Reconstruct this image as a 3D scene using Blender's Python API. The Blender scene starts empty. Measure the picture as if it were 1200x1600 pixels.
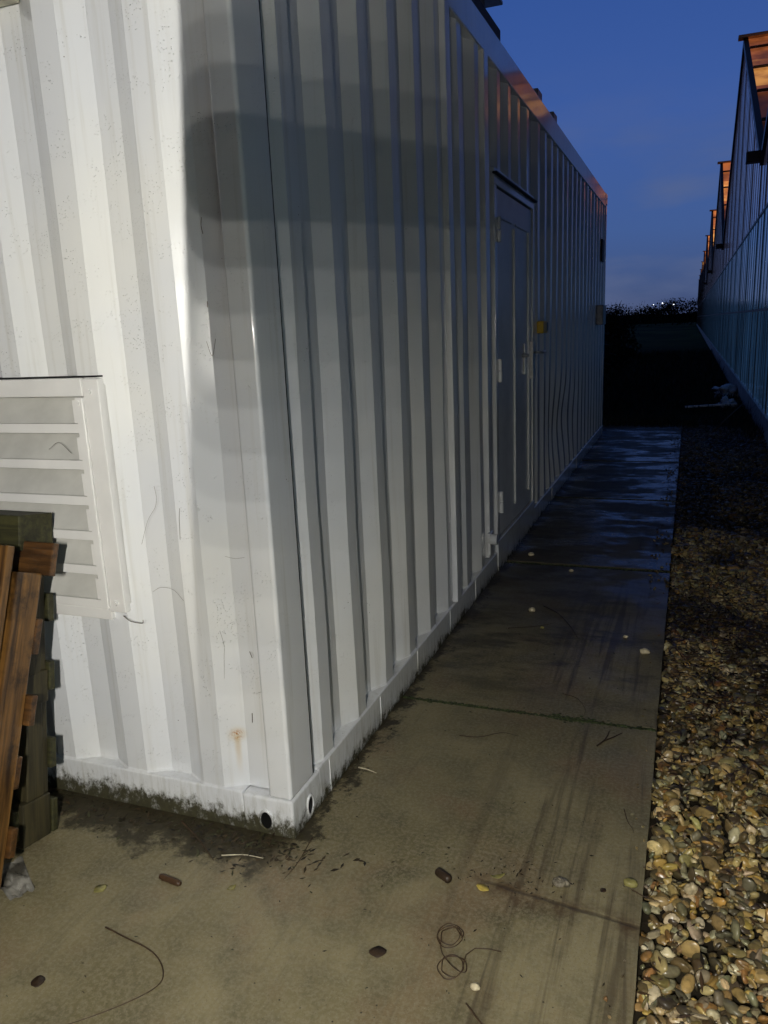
import bpy, bmesh, math, random
import numpy as np
from mathutils import Vector, Matrix, noise
random.seed(7); rng = np.random.default_rng(7)
sc = bpy.context.scene
COL = sc.collection
R = math.radians

# ------------------------------------------------------------------ helpers
def tag(o, label=None, cat=None, group=None, kind=None):
    if label: o['label'] = label
    if cat: o['category'] = cat
    if group: o['group'] = group
    if kind: o['kind'] = kind
    return o

def thing(name, label, cat, loc=(0, 0, 0), rot=(0, 0, 0), group=None):
    o = bpy.data.objects.new(name, None)
    o.empty_display_size = .1
    COL.objects.link(o); o.location = loc; o.rotation_euler = rot
    return tag(o, label, cat, group)

def link(name, me, mat, parent=None, smooth=False):
    if isinstance(mat, (list, tuple)):
        for m in mat: me.materials.append(m)
    elif mat: me.materials.append(mat)
    if smooth: me.shade_smooth()
    o = bpy.data.objects.new(name, me)
    COL.objects.link(o)
    if parent: o.parent = parent
    return o

def mesh_of(v, f):
    me = bpy.data.meshes.new('mesh'); me.from_pydata([tuple(p) for p in v], [], f); me.update(); return me

class MB:
    def __init__(s): s.bm = bmesh.new()
    def box(s, x0, x1, y0, y1, z0, z1, bev=0, seg=1, M=None):
        b = bmesh.new()
        vs = [b.verts.new((x, y, z)) for z in (z0, z1) for x, y in ((x0, y0), (x1, y0), (x1, y1), (x0, y1))]
        for f in ((3, 2, 1, 0), (4, 5, 6, 7), (0, 1, 5, 4), (1, 2, 6, 5), (2, 3, 7, 6), (3, 0, 4, 7)):
            b.faces.new([vs[i] for i in f])
        if bev: bmesh.ops.bevel(b, geom=b.edges[:], offset=bev, segments=seg, affect='EDGES', profile=.5)
        return s.add(b, M)
    def add(s, b, M=None):
        if M is not None: b.transform(M)
        t = bpy.data.meshes.new('t'); b.to_mesh(t); b.free(); s.bm.from_mesh(t); bpy.data.meshes.remove(t); return s
    def cyl(s, p, q, r, n=16, r2=None):
        p, q = Vector(p), Vector(q); d = q - p
        b = bmesh.new(); bmesh.ops.create_cone(b, cap_ends=True, segments=n, radius1=r, radius2=r if r2 is None else r2, depth=d.length)
        return s.add(b, Matrix.Translation((p + q) / 2) @ d.to_track_quat('Z', 'Y').to_matrix().to_4x4())
    def build(s, name, mat, parent=None, smooth=False):
        bmesh.ops.recalc_face_normals(s.bm, faces=s.bm.faces[:])
        me = bpy.data.meshes.new(name); s.bm.to_mesh(me); s.bm.free()
        return link(name, me, mat, parent, smooth)

def box(name, mat, parent, *a, **k): return MB().box(*a, **k).build(name, mat, parent)

def tube(name, pts, r, mat, parent=None, n=6, taper=True):
    pts = [Vector(p) for p in pts]; V = []; F = []
    for i, p in enumerate(pts):
        d = (pts[min(i + 1, len(pts) - 1)] - pts[max(i - 1, 0)]).normalized()
        a = d.cross(Vector((0, 0, 1)))
        a = a.normalized() if a.length > 1e-4 else Vector((1, 0, 0)); b = d.cross(a)
        rr = r * (1 - .6 * i / (len(pts) - 1) if taper else 1)
        for k in range(n):
            t = 2 * math.pi * k / n; V.append(p + a * math.cos(t) * rr + b * math.sin(t) * rr)
    for i in range(len(pts) - 1):
        for k in range(n):
            F.append((i * n + k, i * n + (k + 1) % n, (i + 1) * n + (k + 1) % n, (i + 1) * n + k))
    F.append(tuple(range(n))[::-1]); F.append(tuple((len(pts) - 1) * n + k for k in range(n)))
    return link(name, mesh_of(V, F), mat, parent, True)

def smooth_path(ctrl, n=24):
    c = [Vector(p) for p in ctrl]; c = [c[0] * 2 - c[1]] + c + [c[-1] * 2 - c[-2]]; out = []
    for i in range(1, len(c) - 2):
        for k in range(n // (len(c) - 3) + 1):
            t = k / (n // (len(c) - 3) + 1)
            a, b, d, e = c[i - 1:i + 3]
            out.append(.5 * ((2 * b) + (d - a) * t + (2 * a - 5 * b + 4 * d - e) * t * t + (-a + 3 * b - 3 * d + e) * t ** 3))
    out.append(c[-2]); return out

# ------------------------------------------------------------------ node helper
class NT:
    def __init__(s, name):
        s.m = bpy.data.materials.new(name); s.m.use_nodes = True; s.t = s.m.node_tree
        s.t.nodes.clear(); s.out = s.t.nodes.new('ShaderNodeOutputMaterial')
        s.b = s.t.nodes.new('ShaderNodeBsdfPrincipled'); s.t.links.new(s.b.outputs[0], s.out.inputs[0])
        s._p = None
    def node(s, typ, **k):
        n = s.t.nodes.new(typ)
        for a, v in k.items(): setattr(n, a, v)
        return n
    def set(s, sock, v):
        if hasattr(v, 'is_output') or isinstance(v, bpy.types.NodeSocket): s.t.links.new(v, sock)
        elif isinstance(v, (tuple, list)) and len(v) == 3 and sock.type == 'RGBA': sock.default_value = (*v, 1)
        else: sock.default_value = v
    def P(s):
        if s._p is None: s._p = s.node('ShaderNodeNewGeometry').outputs['Position']
        return s._p
    def O(s): return s.node('ShaderNodeTexCoord').outputs['Object']
    def xyz(s):
        n = s.node('ShaderNodeSeparateXYZ'); s.set(n.inputs[0], s.P()); return n.outputs
    def map(s, vec, scale=(1, 1, 1), rot=(0, 0, 0)):
        n = s.node('ShaderNodeMapping'); s.set(n.inputs[0], vec); n.inputs['Scale'].default_value = scale; n.inputs['Rotation'].default_value = rot
        return n.outputs[0]
    def noise(s, vec=None, scale=5, detail=4, rough=.55, dist=0):
        n = s.node('ShaderNodeTexNoise'); s.set(n.inputs['Vector'], vec if vec is not None else s.P())
        n.inputs['Scale'].default_value = scale; n.inputs['Detail'].default_value = detail; n.inputs['Roughness'].default_value = rough
        n.inputs['Distortion'].default_value = dist; return n.outputs[0]
    def vor(s, vec=None, scale=5, feat='F1'):
        n = s.node('ShaderNodeTexVoronoi', feature=feat); s.set(n.inputs['Vector'], vec if vec is not None else s.P())
        n.inputs['Scale'].default_value = scale; return n.outputs
    def M(s, op, a, b=0, c=0, clamp=False):
        n = s.node('ShaderNodeMath', operation=op, use_clamp=clamp); s.set(n.inputs[0], a); s.set(n.inputs[1], b)
        if op in ('MULTIPLY_ADD', 'SMOOTH_MIN', 'COMPARE'): s.set(n.inputs[2], c)
        return n.outputs[0]
    def rng(s, v, a, b, c=0, d=1, smooth=True):
        n = s.node('ShaderNodeMapRange', interpolation_type='SMOOTHSTEP' if smooth else 'LINEAR')
        for i, x in enumerate((v, a, b, c, d)): s.set(n.inputs[i], x)
        return n.outputs[0]
    def mix(s, f, a, b, blend='MIX'):
        n = s.node('ShaderNodeMix', data_type='RGBA', blend_type=blend); s.set(n.inputs[0], f); s.set(n.inputs[6], a); s.set(n.inputs[7], b)
        return n.outputs[2]
    def bump(s, h, strength=.3, dist=.005, prev=None):
        n = s.node('ShaderNodeBump'); s.set(n.inputs['Height'], h); n.inputs['Strength'].default_value = strength; n.inputs['Distance'].default_value = dist
        if prev is not None: s.set(n.inputs['Normal'], prev)
        return n.outputs[0]
    def base(s, col=None, rough=None, metal=None, spec=None, normal=None, coat=None, coatr=None):
        i = s.b.inputs
        for k, v in (('Base Color', col), ('Roughness', rough), ('Metallic', metal), ('Specular IOR Level', spec), ('Normal', normal), ('Coat Weight', coat), ('Coat Roughness', coatr)):
            if v is not None: s.set(i[k], v)
        return s.m

def simple(name, col, rough=.5, metal=0, var=.25, scale=20, bump=.15, spec=.5):
    n = NT(name); a = n.noise(scale=scale, detail=5)
    c = n.mix(n.rng(a, .3, .7, smooth=False), tuple(x * (1 - var) for x in col), tuple(min(1, x * (1 + var)) for x in col))
    return n.base(c, rough, metal, spec, n.bump(n.noise(scale=scale * 6, detail=3), bump, .002))

# ------------------------------------------------------------------ materials
def paint_material():
    n = NT('white_paint'); x, y, z = n.xyz()
    c0 = (.69, .715, .755); c1 = (.755, .765, .755)
    col = n.mix(n.rng(n.noise(scale=1.3, detail=3), .35, .65), c0, c1)
    # fine dirt film and vertical streaks
    st = n.noise(n.map(n.P(), (30, 30, 1.2)), 1, 5, .6)
    col = n.mix(n.M('MULTIPLY', n.rng(st, .52, .78), .34), col, (.42, .40, .33))
    sp = n.vor(scale=46)[0]; spn = n.noise(scale=9, detail=2)
    col = n.mix(n.M('MULTIPLY', n.rng(sp, .10, .04), n.rng(spn, .60, .70)), col, (.10, .085, .05))
    # algae band near the ground
    edge = n.M('ADD', n.M('MULTIPLY', n.noise(n.map(n.P(), (22, 22, 15)), 1, 8, .78), .22), n.M('MULTIPLY', n.noise(scale=4.2, detail=3), .07))
    isend = n.rng(y, .02, -.001)
    hgt = n.M('MULTIPLY_ADD', isend, .030, -.114)
    m = n.rng(n.M('SUBTRACT', n.M('ADD', edge, hgt), z), -.015, .030)
    m = n.M('MULTIPLY', m, n.rng(n.noise(n.map(n.P(), (26, 26, 20)), 1, 6, .75), .32, .48, .7, 1))
    grime = n.mix(n.noise(scale=60, detail=3), (.018, .016, .008), (.07, .065, .028))
    sw = n.noise(n.map(n.P(), (60, 60, 10)), 1, 5, .7)
    m2 = n.M('MULTIPLY', n.rng(z, .17, .01), n.rng(sw, .42, .72))
    col = n.mix(n.M('MULTIPLY', m2, .55), col, (.20, .19, .10))
    col = n.mix(m, col, grime)
    # rust spot with a run below it
    dx = n.M('ADD', x, .181); dz = n.M('SUBTRACT', z, .288)
    dist = n.M('SQRT', n.M('ADD', n.M('MULTIPLY', dx, dx), n.M('MULTIPLY', dz, dz)))
    nn = n.noise(scale=110, detail=5, rough=.7)
    spot = n.M('MULTIPLY', n.rng(n.M('ADD', dist, n.M('MULTIPLY', n.M('SUBTRACT', nn, .5), .06)), .026, .006), n.rng(nn, .45, .58))
    run = n.M('MULTIPLY', n.M('MULTIPLY', n.rng(n.M('ABSOLUTE', n.M('ADD', dx, n.M('MULTIPLY', n.M('SUBTRACT', n.noise(scale=25), .5), .006))), .012, .001), n.rng(dz, -.15, -.01)), n.M('MULTIPLY', n.rng(dz, .006, -.012), n.rng(y, .1, .06)))
    halo = n.M('MULTIPLY', n.rng(dist, .035, .005), n.rng(y, .1, .06))
    col = n.mix(n.M('MULTIPLY', halo, .35), col, (.60, .44, .18))
    col = n.mix(n.M('MULTIPLY', run, .5), col, (.55, .38, .14))
    col = n.mix(n.M('MULTIPLY', spot, n.rng(y, .1, .06)), col, (.42, .17, .03))
    # droplets
    dv = n.vor(scale=150); dr = n.M('MULTIPLY', n.rng(dv[0], .22, .05), n.rng(n.noise(scale=14, detail=2), .50, .60))
    nb = n.bump(n.noise(scale=3.5, detail=2), .12, .008)
    nb = n.bump(n.noise(scale=320, detail=2), .06, .001, nb)
    nb = n.bump(dr, 1.0, .004, nb)
    ro = n.rng(n.noise(scale=7, detail=4), .3, .7, .17, .27)
    ro = n.M('MAXIMUM', ro, n.M('MULTIPLY', m, .8))
    return n.base(col, ro, 0, .5, nb, .7, .07)
PAINT = paint_material()
LOUVRE = simple('louvre_frame_paint', (.72, .72, .71), .35, 0, .05, 9, .06)
BLADE = simple('louvre_blade_shade_dirt', (.56, .56, .53), .45, 0, .12, 9, .1)  # darker than the frame: dirt plus the shade of the sloping blades, in the colour
DARKGAP = simple('gap_shade_black', (.006, .006, .006), .6)  # flat black that paints in the shade of gaps and holes
GREYMETAL = simple('grey_metal', (.20, .20, .21), .4, .6, .2, 30)
ROOFDARK = simple('dark_roof_metal', (.02, .02, .022), .6)
STEEL = simple('bright_steel', (.62, .62, .6), .28, .9, .15, 40)
YELLOW = simple('yellow_plastic', (.62, .40, .01), .4, 0, .15, 60)
BLACKPL = simple('black_plastic', (.012, .012, .012), .35)
DOORPAINT = simple('door_paint', (.66, .68, .69), .3, 0, .1, 7, .08)

def concrete_material():
    n = NT('wet_concrete'); x, y, z = n.xyz()
    big = n.noise(scale=1.7, detail=5, rough=.6); mid = n.noise(scale=9, detail=6, rough=.65); fine = n.noise(scale=90, detail=4, rough=.7)
    col = n.mix(n.rng(big, .35, .65), (.145, .123, .060), (.238, .204, .112))
    col = n.mix(n.M('MULTIPLY', n.rng(n.noise(scale=2.6, detail=4), .48, .66), .5), col, (.165, .098, .056))
    col = n.mix(n.M('MULTIPLY', n.rng(n.noise(scale=4.3, detail=6, rough=.75), .50, .68), .55), col, (.080, .074, .034))
    col = n.mix(n.M('MULTIPLY', n.rng(mid, .42, .66), .42), col, (.085, .075, .045))
    col = n.mix(n.M('MULTIPLY', n.rng(fine, .42, .62), .5), col, (.26, .235, .16))
    ag = n.vor(scale=170)[0]
    col = n.mix(n.M('MULTIPLY', n.rng(ag, .28, .12), .35), col, (.055, .045, .03))
    col = n.mix(n.M('MULTIPLY', n.rng(n.vor(scale=120)[0], .18, .08), .5), col, (.32, .29, .21))
    # sweeping / water streaks along the path
    s = n.noise(n.map(n.P(), (17, .8, 1)), 1, 5, .65, .4)
    col = n.mix(n.M('MULTIPLY', n.M('MULTIPLY', n.rng(s, .5, .66), n.rng(x, .40, .6)), .75), col, (.062, .046, .028))
    s2 = n.noise(n.map(n.P(), (60, 3, 1)), 1, 4, .6)
    col = n.mix(n.M('MULTIPLY', n.rng(s2, .52, .72), .22), col, (.07, .06, .035))
    # rusty brown patch along the tooled groove at y ~ 0
    gy = n.M('ADD', y, n.M('MULTIPLY_ADD', x, .12, -.06))
    gm = n.M('MULTIPLY', n.rng(n.M('ABSOLUTE', n.M('ADD', gy, n.M('MULTIPLY', n.M('SUBTRACT', mid, .5), .12))), .06, .0), n.rng(x, .42, .62))
    col = n.mix(n.M('MULTIPLY', n.M('MULTIPLY', gm, n.rng(mid, .4, .62)), .75), col, (.055, .026, .012))
    gl = n.M('MULTIPLY', n.rng(n.M('ABSOLUTE', n.M('ADD', gy, n.M('MULTIPLY', n.M('SUBTRACT', n.noise(scale=20), .5), .02))), .010, .002), n.rng(x, .5, .62))
    col = n.mix(n.M('MULTIPLY', gl, .55), col, (.05, .035, .02))
    # black algae beside the container
    wob = n.M('MULTIPLY', n.M('SUBTRACT', n.noise(scale=6, detail=8, rough=.75), .5), .55)
    ax = n.rng(n.M('ADD', x, wob), .06, .01)
    ay = n.rng(n.M('ADD', n.M('MULTIPLY', y, -1), wob), .19, .11)
    inx = n.rng(x, .03, -.05)
    m = n.M('MAXIMUM', n.M('MULTIPLY', n.M('MULTIPLY', ay, inx), n.rng(y, -1, -.1, .6, 1)), n.M('MULTIPLY', ax, n.rng(y, -.12, .02)))
    col = n.mix(n.M('MULTIPLY', m, .9), col, n.mix(n.noise(scale=45, detail=3), (.006, .005, .003), (.040, .032, .014)))
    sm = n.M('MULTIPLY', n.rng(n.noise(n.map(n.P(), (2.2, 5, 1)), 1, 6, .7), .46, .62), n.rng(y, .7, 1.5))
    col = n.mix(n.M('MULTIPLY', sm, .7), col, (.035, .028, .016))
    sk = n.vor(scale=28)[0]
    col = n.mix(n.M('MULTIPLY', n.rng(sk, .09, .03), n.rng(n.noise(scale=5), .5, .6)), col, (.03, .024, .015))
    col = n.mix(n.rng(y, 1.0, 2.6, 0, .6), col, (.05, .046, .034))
    ro = n.rng(n.noise(scale=2.3, detail=6, rough=.65), .38, .62, .62, .42)
    wet = n.rng(n.M('ADD', y, n.M('MULTIPLY', n.noise(scale=1.6, detail=3), .9)), 2.2, 3.7)
    dry = n.rng(n.noise(n.map(n.P(), (1.6, 2.6, 1)), 1, 6, .7), .40, .56)
    ro = n.mix(wet, ro, n.mix(dry, (.19,) * 3, (.60,) * 3))
    nb = n.bump(mid, .25, .004); nb = n.bump(fine, .35, .0016, nb)
    nb = n.bump(gl, .5, -.003, nb)
    return n.base(col, ro, 0, n.rng(y, 1.2, 3.5, .42, .13), nb)
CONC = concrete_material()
SOIL = simple('dark_soil', (.022, .017, .010), .85, 0, .5, 14, .6, .2)
MOSS = simple('joint_moss', (.030, .034, .008), .9, 0, .6, 60, .5, .1)
PLINTH = simple('pale_plinth', (.46, .48, .50), .5, 0, .3, 6, .3)

def wood(name, c0, c1, rough, axis, wear=.3):
    n = NT(name); o = n.O(); sc_ = [60, 60, 60]; sc_[axis] = 3.0
    g = n.noise(n.map(o, tuple(sc_)), 1, 6, .65, .4)
    col = n.mix(n.rng(g, .3, .7), c0, c1)
    k = n.noise(o, 6, 5, .7)
    col = n.mix(n.M('MULTIPLY', n.rng(k, .5, .68), wear), col, tuple(.25 * v for v in c0))
    return n.base(col, rough, 0, .5, n.bump(g, .4, .003))
WOOD_Z = wood('stained_pallet_wood_upright', (.030, .014, .005), (.185, .092, .024), .28, 2, .9)
WOOD_X = wood('stained_pallet_wood_lengthwise', (.028, .013, .005), (.12, .055, .015), .36, 0, .9)
MOSSY_X = wood('mossy_pallet_wood_lengthwise', (.016, .016, .006), (.052, .050, .016), .6, 0, .6)
MOSSY_Z = wood('mossy_pallet_wood_upright', (.020, .017, .007), (.056, .046, .018), .6, 2, .6)

def pebble_material():
    n = NT('wet_pebbles'); a = n.node('ShaderNodeAttribute', attribute_name='Col', attribute_type='GEOMETRY')
    v = n.noise(scale=70, detail=4, rough=.65)
    col = n.mix(n.M('MULTIPLY', n.rng(v, .4, .7), .45), a.outputs[0], (.05, .035, .015))
    return n.base(col, .3, 0, .5, n.bump(n.noise(scale=200, detail=3), .2, .001))
PEB = pebble_material()
def attr_material(name, rough=.7):
    n = NT(name); a = n.node('ShaderNodeAttribute', attribute_name='Col', attribute_type='GEOMETRY')
    return n.base(a.outputs[0], rough)
LITTER = attr_material('leaf_litter', .55); GRASS = attr_material('grass_blades', .7)

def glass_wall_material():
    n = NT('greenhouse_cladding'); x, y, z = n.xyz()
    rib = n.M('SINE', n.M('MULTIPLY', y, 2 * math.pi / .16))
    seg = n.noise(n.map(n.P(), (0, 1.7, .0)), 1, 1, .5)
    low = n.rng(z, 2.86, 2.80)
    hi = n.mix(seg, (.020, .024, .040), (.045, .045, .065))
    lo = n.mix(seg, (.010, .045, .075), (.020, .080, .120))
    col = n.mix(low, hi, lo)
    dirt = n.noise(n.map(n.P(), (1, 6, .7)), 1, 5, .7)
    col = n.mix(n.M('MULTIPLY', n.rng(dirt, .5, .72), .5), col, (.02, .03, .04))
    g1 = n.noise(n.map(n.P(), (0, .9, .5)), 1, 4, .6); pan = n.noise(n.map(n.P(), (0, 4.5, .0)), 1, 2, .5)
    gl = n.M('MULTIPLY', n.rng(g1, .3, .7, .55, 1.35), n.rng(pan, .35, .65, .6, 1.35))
    n.set(n.b.inputs['Emission Color'], n.mix(low, (.030, .030, .056), (.012, .035, .082)))  # added faint blue glow, standing in for sky light through the walls
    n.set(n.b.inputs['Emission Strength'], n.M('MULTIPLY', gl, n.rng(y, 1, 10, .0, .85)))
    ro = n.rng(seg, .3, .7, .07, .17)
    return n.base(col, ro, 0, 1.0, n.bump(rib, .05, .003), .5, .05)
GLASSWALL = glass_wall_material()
GHFRAME = simple('greenhouse_frame', (.02, .022, .028), .4, .3)
GHTRIM = simple('greenhouse_ridge_trim', (.40, .30, .22), .4, .3)

def glass_roof_material():
    # panes lit from inside by the growing lamps
    n = NT('lamp_lit_roof_panes'); x, y, z = n.xyz()
    px = n.M('FLOOR', n.M('DIVIDE', n.M('SUBTRACT', x, 1.9), 1.25)); pz = n.M('FLOOR', n.M('DIVIDE', n.M('SUBTRACT', z, 3.62), .97))
    py = n.M('FLOOR', n.M('DIVIDE', n.M('ADD', y, 4.2), 16))
    cv = n.node('ShaderNodeCombineXYZ'); n.set(cv.inputs[0], px); n.set(cv.inputs[1], py); n.set(cv.inputs[2], pz)
    wn = n.node('ShaderNodeTexWhiteNoise'); n.set(wn.inputs[0], cv.outputs[0]); w = wn.outputs[0]
    blot = n.noise(n.map(n.P(), (1.2, .8, .8)), 1, 4, .6)
    e = n.M('MULTIPLY', n.rng(blot, .3, .7, .35, 1.3), n.rng(w, 0, 1, .5, 1.25, False))
    e = n.M('MULTIPLY', e, n.rng(z, 4.2, 6.0, .05, 1))
    e = n.M('MULTIPLY', e, n.rng(y, 12, 40, .42, 1.0))
    ec = n.mix(n.rng(n.M('MULTIPLY', w, blot), .25, .55), (.62, .17, .05), (.95, .42, .10))
    n.set(n.b.inputs['Emission Color'], ec); n.set(n.b.inputs['Emission Strength'], n.M('MULTIPLY', e, .95))
    return n.base((.04, .03, .03), .3)
GLASSROOF = glass_roof_material()

def foliage_material(name, a, b):
    n = NT(name); return n.base(n.mix(n.noise(scale=3, detail=3), a, b), .8, 0, .2)
BUSH = foliage_material('dark_foliage', (.004, .006, .003), (.014, .019, .008))
BARK = simple('bark', (.015, .012, .009), .9)
NAIL = simple('nail_head', (.30, .29, .27), .35, .8)
PLASTIC = NT('crumpled_film'); PLASTIC.base(PLASTIC.mix(PLASTIC.rng(PLASTIC.noise(scale=14, detail=3, rough=.5), .35, .62), (.06, .055, .045), (.26, .25, .22)), .22)
PLASTIC = PLASTIC.m
TWIG = simple('twig_bark', (.055, .032, .015), .6, 0, .4, 80)
STRAW = simple('pale_straw', (.55, .50, .36), .3, 0, .3, 80)
DEADLEAF = simple('dead_leaf', (.030, .017, .008), .5, 0, .4, 60)
YLEAF = simple('yellow_leaf', (.42, .32, .07), .3, 0, .4, 60)
CORK = simple('brown_stub', (.055, .028, .012), .5, 0, .3, 90)
SHELL = simple('snail_shell', (.17, .15, .11), .15, 0, .4, 90)
PALESTONE = simple('pale_stone', (.55, .48, .32), .35, 0, .2, 60)
GREENSTONE = simple('olive_stone', (.22, .20, .07), .25, 0, .3, 60)
WIRE = simple('rusty_wire', (.060, .036, .018), .5, 0, .4, 70)
WHITEBOARD = simple('white_board', (.5, .5, .52), .5, 0, .3, 20)
def emit(name, col, s):
    n = NT(name); n.set(n.b.inputs['Emission Color'], col); n.b.inputs['Emission Strength'].default_value = s; return n.base((.5, .5, .5), .5)
FARLAMP = emit('distant_lamp_glass', (.85, .9, 1), 3.5)

# ------------------------------------------------------------------ container
P_ = .278; H = 2.894; L = 8.64; W = 2.44; RT = .121
ct = thing('shipping_container', 'long white corrugated steel container with a side door and end louvre beside the path', 'container')

def ribs_to_profile(edges, s0, s1, d_out, d_in):
    """edges: where a facet rises to an outer flat; returns polyline (s, depth)"""
    p = [(s0, d_in)]
    for e in edges:
        for s, d in ((e - .068, d_in), (e, d_out), (e + .072, d_out), (e + .140, d_in)):
            if p[-1][0] + 1e-3 < s < s1: p.append((s, d))
    p.append((s1, d_in)); return p

def corr_wall(name, prof, z0, z1, side, nz=1, warp=None, thick=.002, extra=()):
    V = []; F = []; n = len(prof)
    zs = sorted([z0 + (z1 - z0) * k / nz for k in range(nz + 1)] + list(extra)); nz = len(zs) - 1
    for z in zs:
        for s, d in prof:
            v = (s, d, z) if side == 'end' else (-d, s, z)
            if warp: v = warp(*v)
            V.append(v)
    for k in range(nz):
        for i in range(n - 1):
            a = k * n + i; q = (a, a + 1, a + n + 1, a + n)
            F.append(q)
    me = mesh_of(V, F)
    o = link(name, me, PAINT, ct)
    m = o.modifiers.new('plate', 'SOLIDIFY'); m.thickness = thick; m.offset = -1
    return o

# end wall (faces the camera), dark facets rise leftwards: mirrored profile
end_edges = [-.298 + .0 - k * P_ for k in range(-1, 9)]
prof = []
xs = -W + .074
pts = []
for k in range(9, -2, -1):
    e = -.298 - k * P_
    for s, d in ((e - .068, .042), (e, .006), (e + .072, .006), (e + .140, .042)):
        if xs < s < -.080: pts.append((s, d))
prof = [(xs, .042)] + pts + [(-.0745, .042)]
def ins(p, xs_):
    o = list(p)
    for x in xs_:
        for (a, da), (b, db) in zip(p[:-1], p[1:]):
            if a < x < b: o.append((x, da + (db - da) * (x - a) / (b - a)))
    return sorted(set(o))
def ewarp(x, y, z):
    if -1.281 < x < -.499 and .679 < z < 1.311: return (x, .082, z)
    return (x + .003 * noise.noise(Vector((x * 5, 0, z * 2.2))), y + .0035 * noise.noise(Vector((x * 3, 5, z * 1.7))), z)
corr_wall('end_wall', ins(prof, (-1.285, -1.28, -.50, -.49)), RT, 2.76, 'end', 40, ewarp, extra=(.672, .68, 1.31, 1.318))
# side wall
seg_edges = [.233 + P_ * k for k in range(6)]
p1 = ribs_to_profile(seg_edges + [1.97, 2.27], .150, 2.62, .006, .042)
def dens(p, st=.03):
    o = [p[0]]
    for a, b in zip(p[:-1], p[1:]):
        k = max(1, int((b[0] - a[0]) / st))
        for i in range(1, k + 1): o.append((a[0] + (b[0] - a[0]) * i / k, a[1] + (b[1] - a[1]) * i / k))
    return o
def swarp(x, y, z):
    x += .004 * noise.noise(Vector((0, y * 3, z * 1.6))); y += .004 * noise.noise(Vector((3, y * 5, z * 2)))
    for (cy, cz, sy, sz, dx, dy) in ((4.95, .52, .40, .30, -.085, .10), (5.45, .60, .28, .26, -.07, -.09), (4.6, .9, .3, .5, -.025, .03), (5.9, .5, .3, .25, -.04, .04)):
        g = math.exp(-((y - cy) / sy) ** 2 - ((z - cz) / sz) ** 2); x += .42 * dx * g; y += .16 * dy * g * math.sin((z - cz) * 9 + 1.2)
    return (x, y, z)
corr_wall('side_wall', p1, RT, 2.75, 'side', 40, swarp)
p2 = ribs_to_profile([3.985 + P_ * k for k in range(17)], 3.80, L - .12, .006, .042)
corr_wall('side_wall', dens(p2), RT, 2.75, 'side', 70, swarp)
p3 = ribs_to_profile([2.75 + P_ * k for k in range(4)], 2.62, 3.80, .006, .042)
corr_wall('side_wall', p3, 2.245, 2.75, 'side', 4, swarp)
def wnorm(o):
    o.data.shade_smooth(); m = o.modifiers.new('wn', 'WEIGHTED_NORMAL'); m.weight = 80; return o
# corner posts (rounded folded section)
def post(x0, x1, y0, y1):
    return wnorm(box('corner_post', PAINT, ct, x0, x1, y0, y1, .119, 2.776, bev=.011, seg=5))
for a in ((-.074, .0015, -.0015, .147), (-W, -W + .074, -.0015, .147), (-.074, .0015, L - .11, L)):
    post(*a)
box('gap_shade', DARKGAP, ct, -.04, -.0015, .1472, .1492, .125, 2.75)  # black strip drawn for the shade in the gap behind the post
# corner castings with real holes
def casting(x0, x1, y0, y1, z0, z1, holes=True):
    o = MB().box(x0, x1, y0, y1, z0, z1, bev=.007, seg=3).build('corner_casting', [PAINT, DARKGAP], ct)
    cut = []
    def cutter(c, axis, rx, rz):
        b = bmesh.new(); bmesh.ops.create_cone(b, cap_ends=True, segments=40, radius1=1, radius2=1, depth=.09)
        Mx = Matrix.Translation(c) @ (Matrix.Rotation(R(90), 4, 'X') if axis == 'y' else Matrix.Rotation(R(90), 4, 'Y') @ Matrix.Rotation(R(90), 4, 'Z')) @ Matrix.Diagonal((rx, rz, 1, 1))
        b.transform(Mx); me = bpy.data.meshes.new('c'); bmesh.ops.recalc_face_normals(b, faces=b.faces[:]); b.to_mesh(me); b.free()
        me.materials.append(DARKGAP)  # hole insides coloured black for the shade in them
        c_ = bpy.data.objects.new('c', me); COL.objects.link(c_); cut.append(c_)
        m = o.modifiers.new('h', 'BOOLEAN'); m.operation = 'DIFFERENCE'; m.object = c_; m.solver = 'EXACT'
    if holes:
        cutter((-.085, y0 + .02, .045), 'y', .021, .031)
        cutter((-.02, .103, .045), 'x', .020, .031)
        bpy.context.view_layer.update()
        me = bpy.data.meshes.new_from_object(o.evaluated_get(bpy.context.evaluated_depsgraph_get()))
        o.modifiers.clear(); o.data = me
        for c_ in cut: bpy.data.objects.remove(c_)
    return o
casting(-.162, .004, -.004, .178, -.004, .118)
casting(-W, -W + .162, -.004, .178, -.004, .118, False)
casting(-.162, .004, L - .178, L + .004, -.004, .118, False)
casting(-.162, .006, L - .178, L + .006, 2.777, 2.9, False)
casting(-.162, .004, -.004, .178, 2.777, 2.9, False)
# ring lips round the two holes
def ring(c, axis, rx, rz, r=.0035):
    V = []; F = []; n = 40
    for i in range(n):
        a = 2 * math.pi * i / n
        for k in range(6):
            t = 2 * math.pi * k / 6; q = 1 + r / rx * math.cos(t)
            u, v, w = rx * q * math.cos(a), rz * q * math.sin(a), r * math.sin(t)
            V.append((c[0] + u, c[1] + w, c[2] + v) if axis == 'y' else (c[0] + w, c[1] + u, c[2] + v))
    for i in range(n):
        for k in range(6): F.append((i * 6 + k, i * 6 + (k + 1) % 6, ((i + 1) % n) * 6 + (k + 1) % 6, ((i + 1) % n) * 6 + k))
    link('hole_rim', mesh_of(V, F), PAINT, ct, True)
ring((-.085, -.0055, .045), 'y', .021, .031); ring((.005, .103, .045), 'x', .020, .031)
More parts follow.
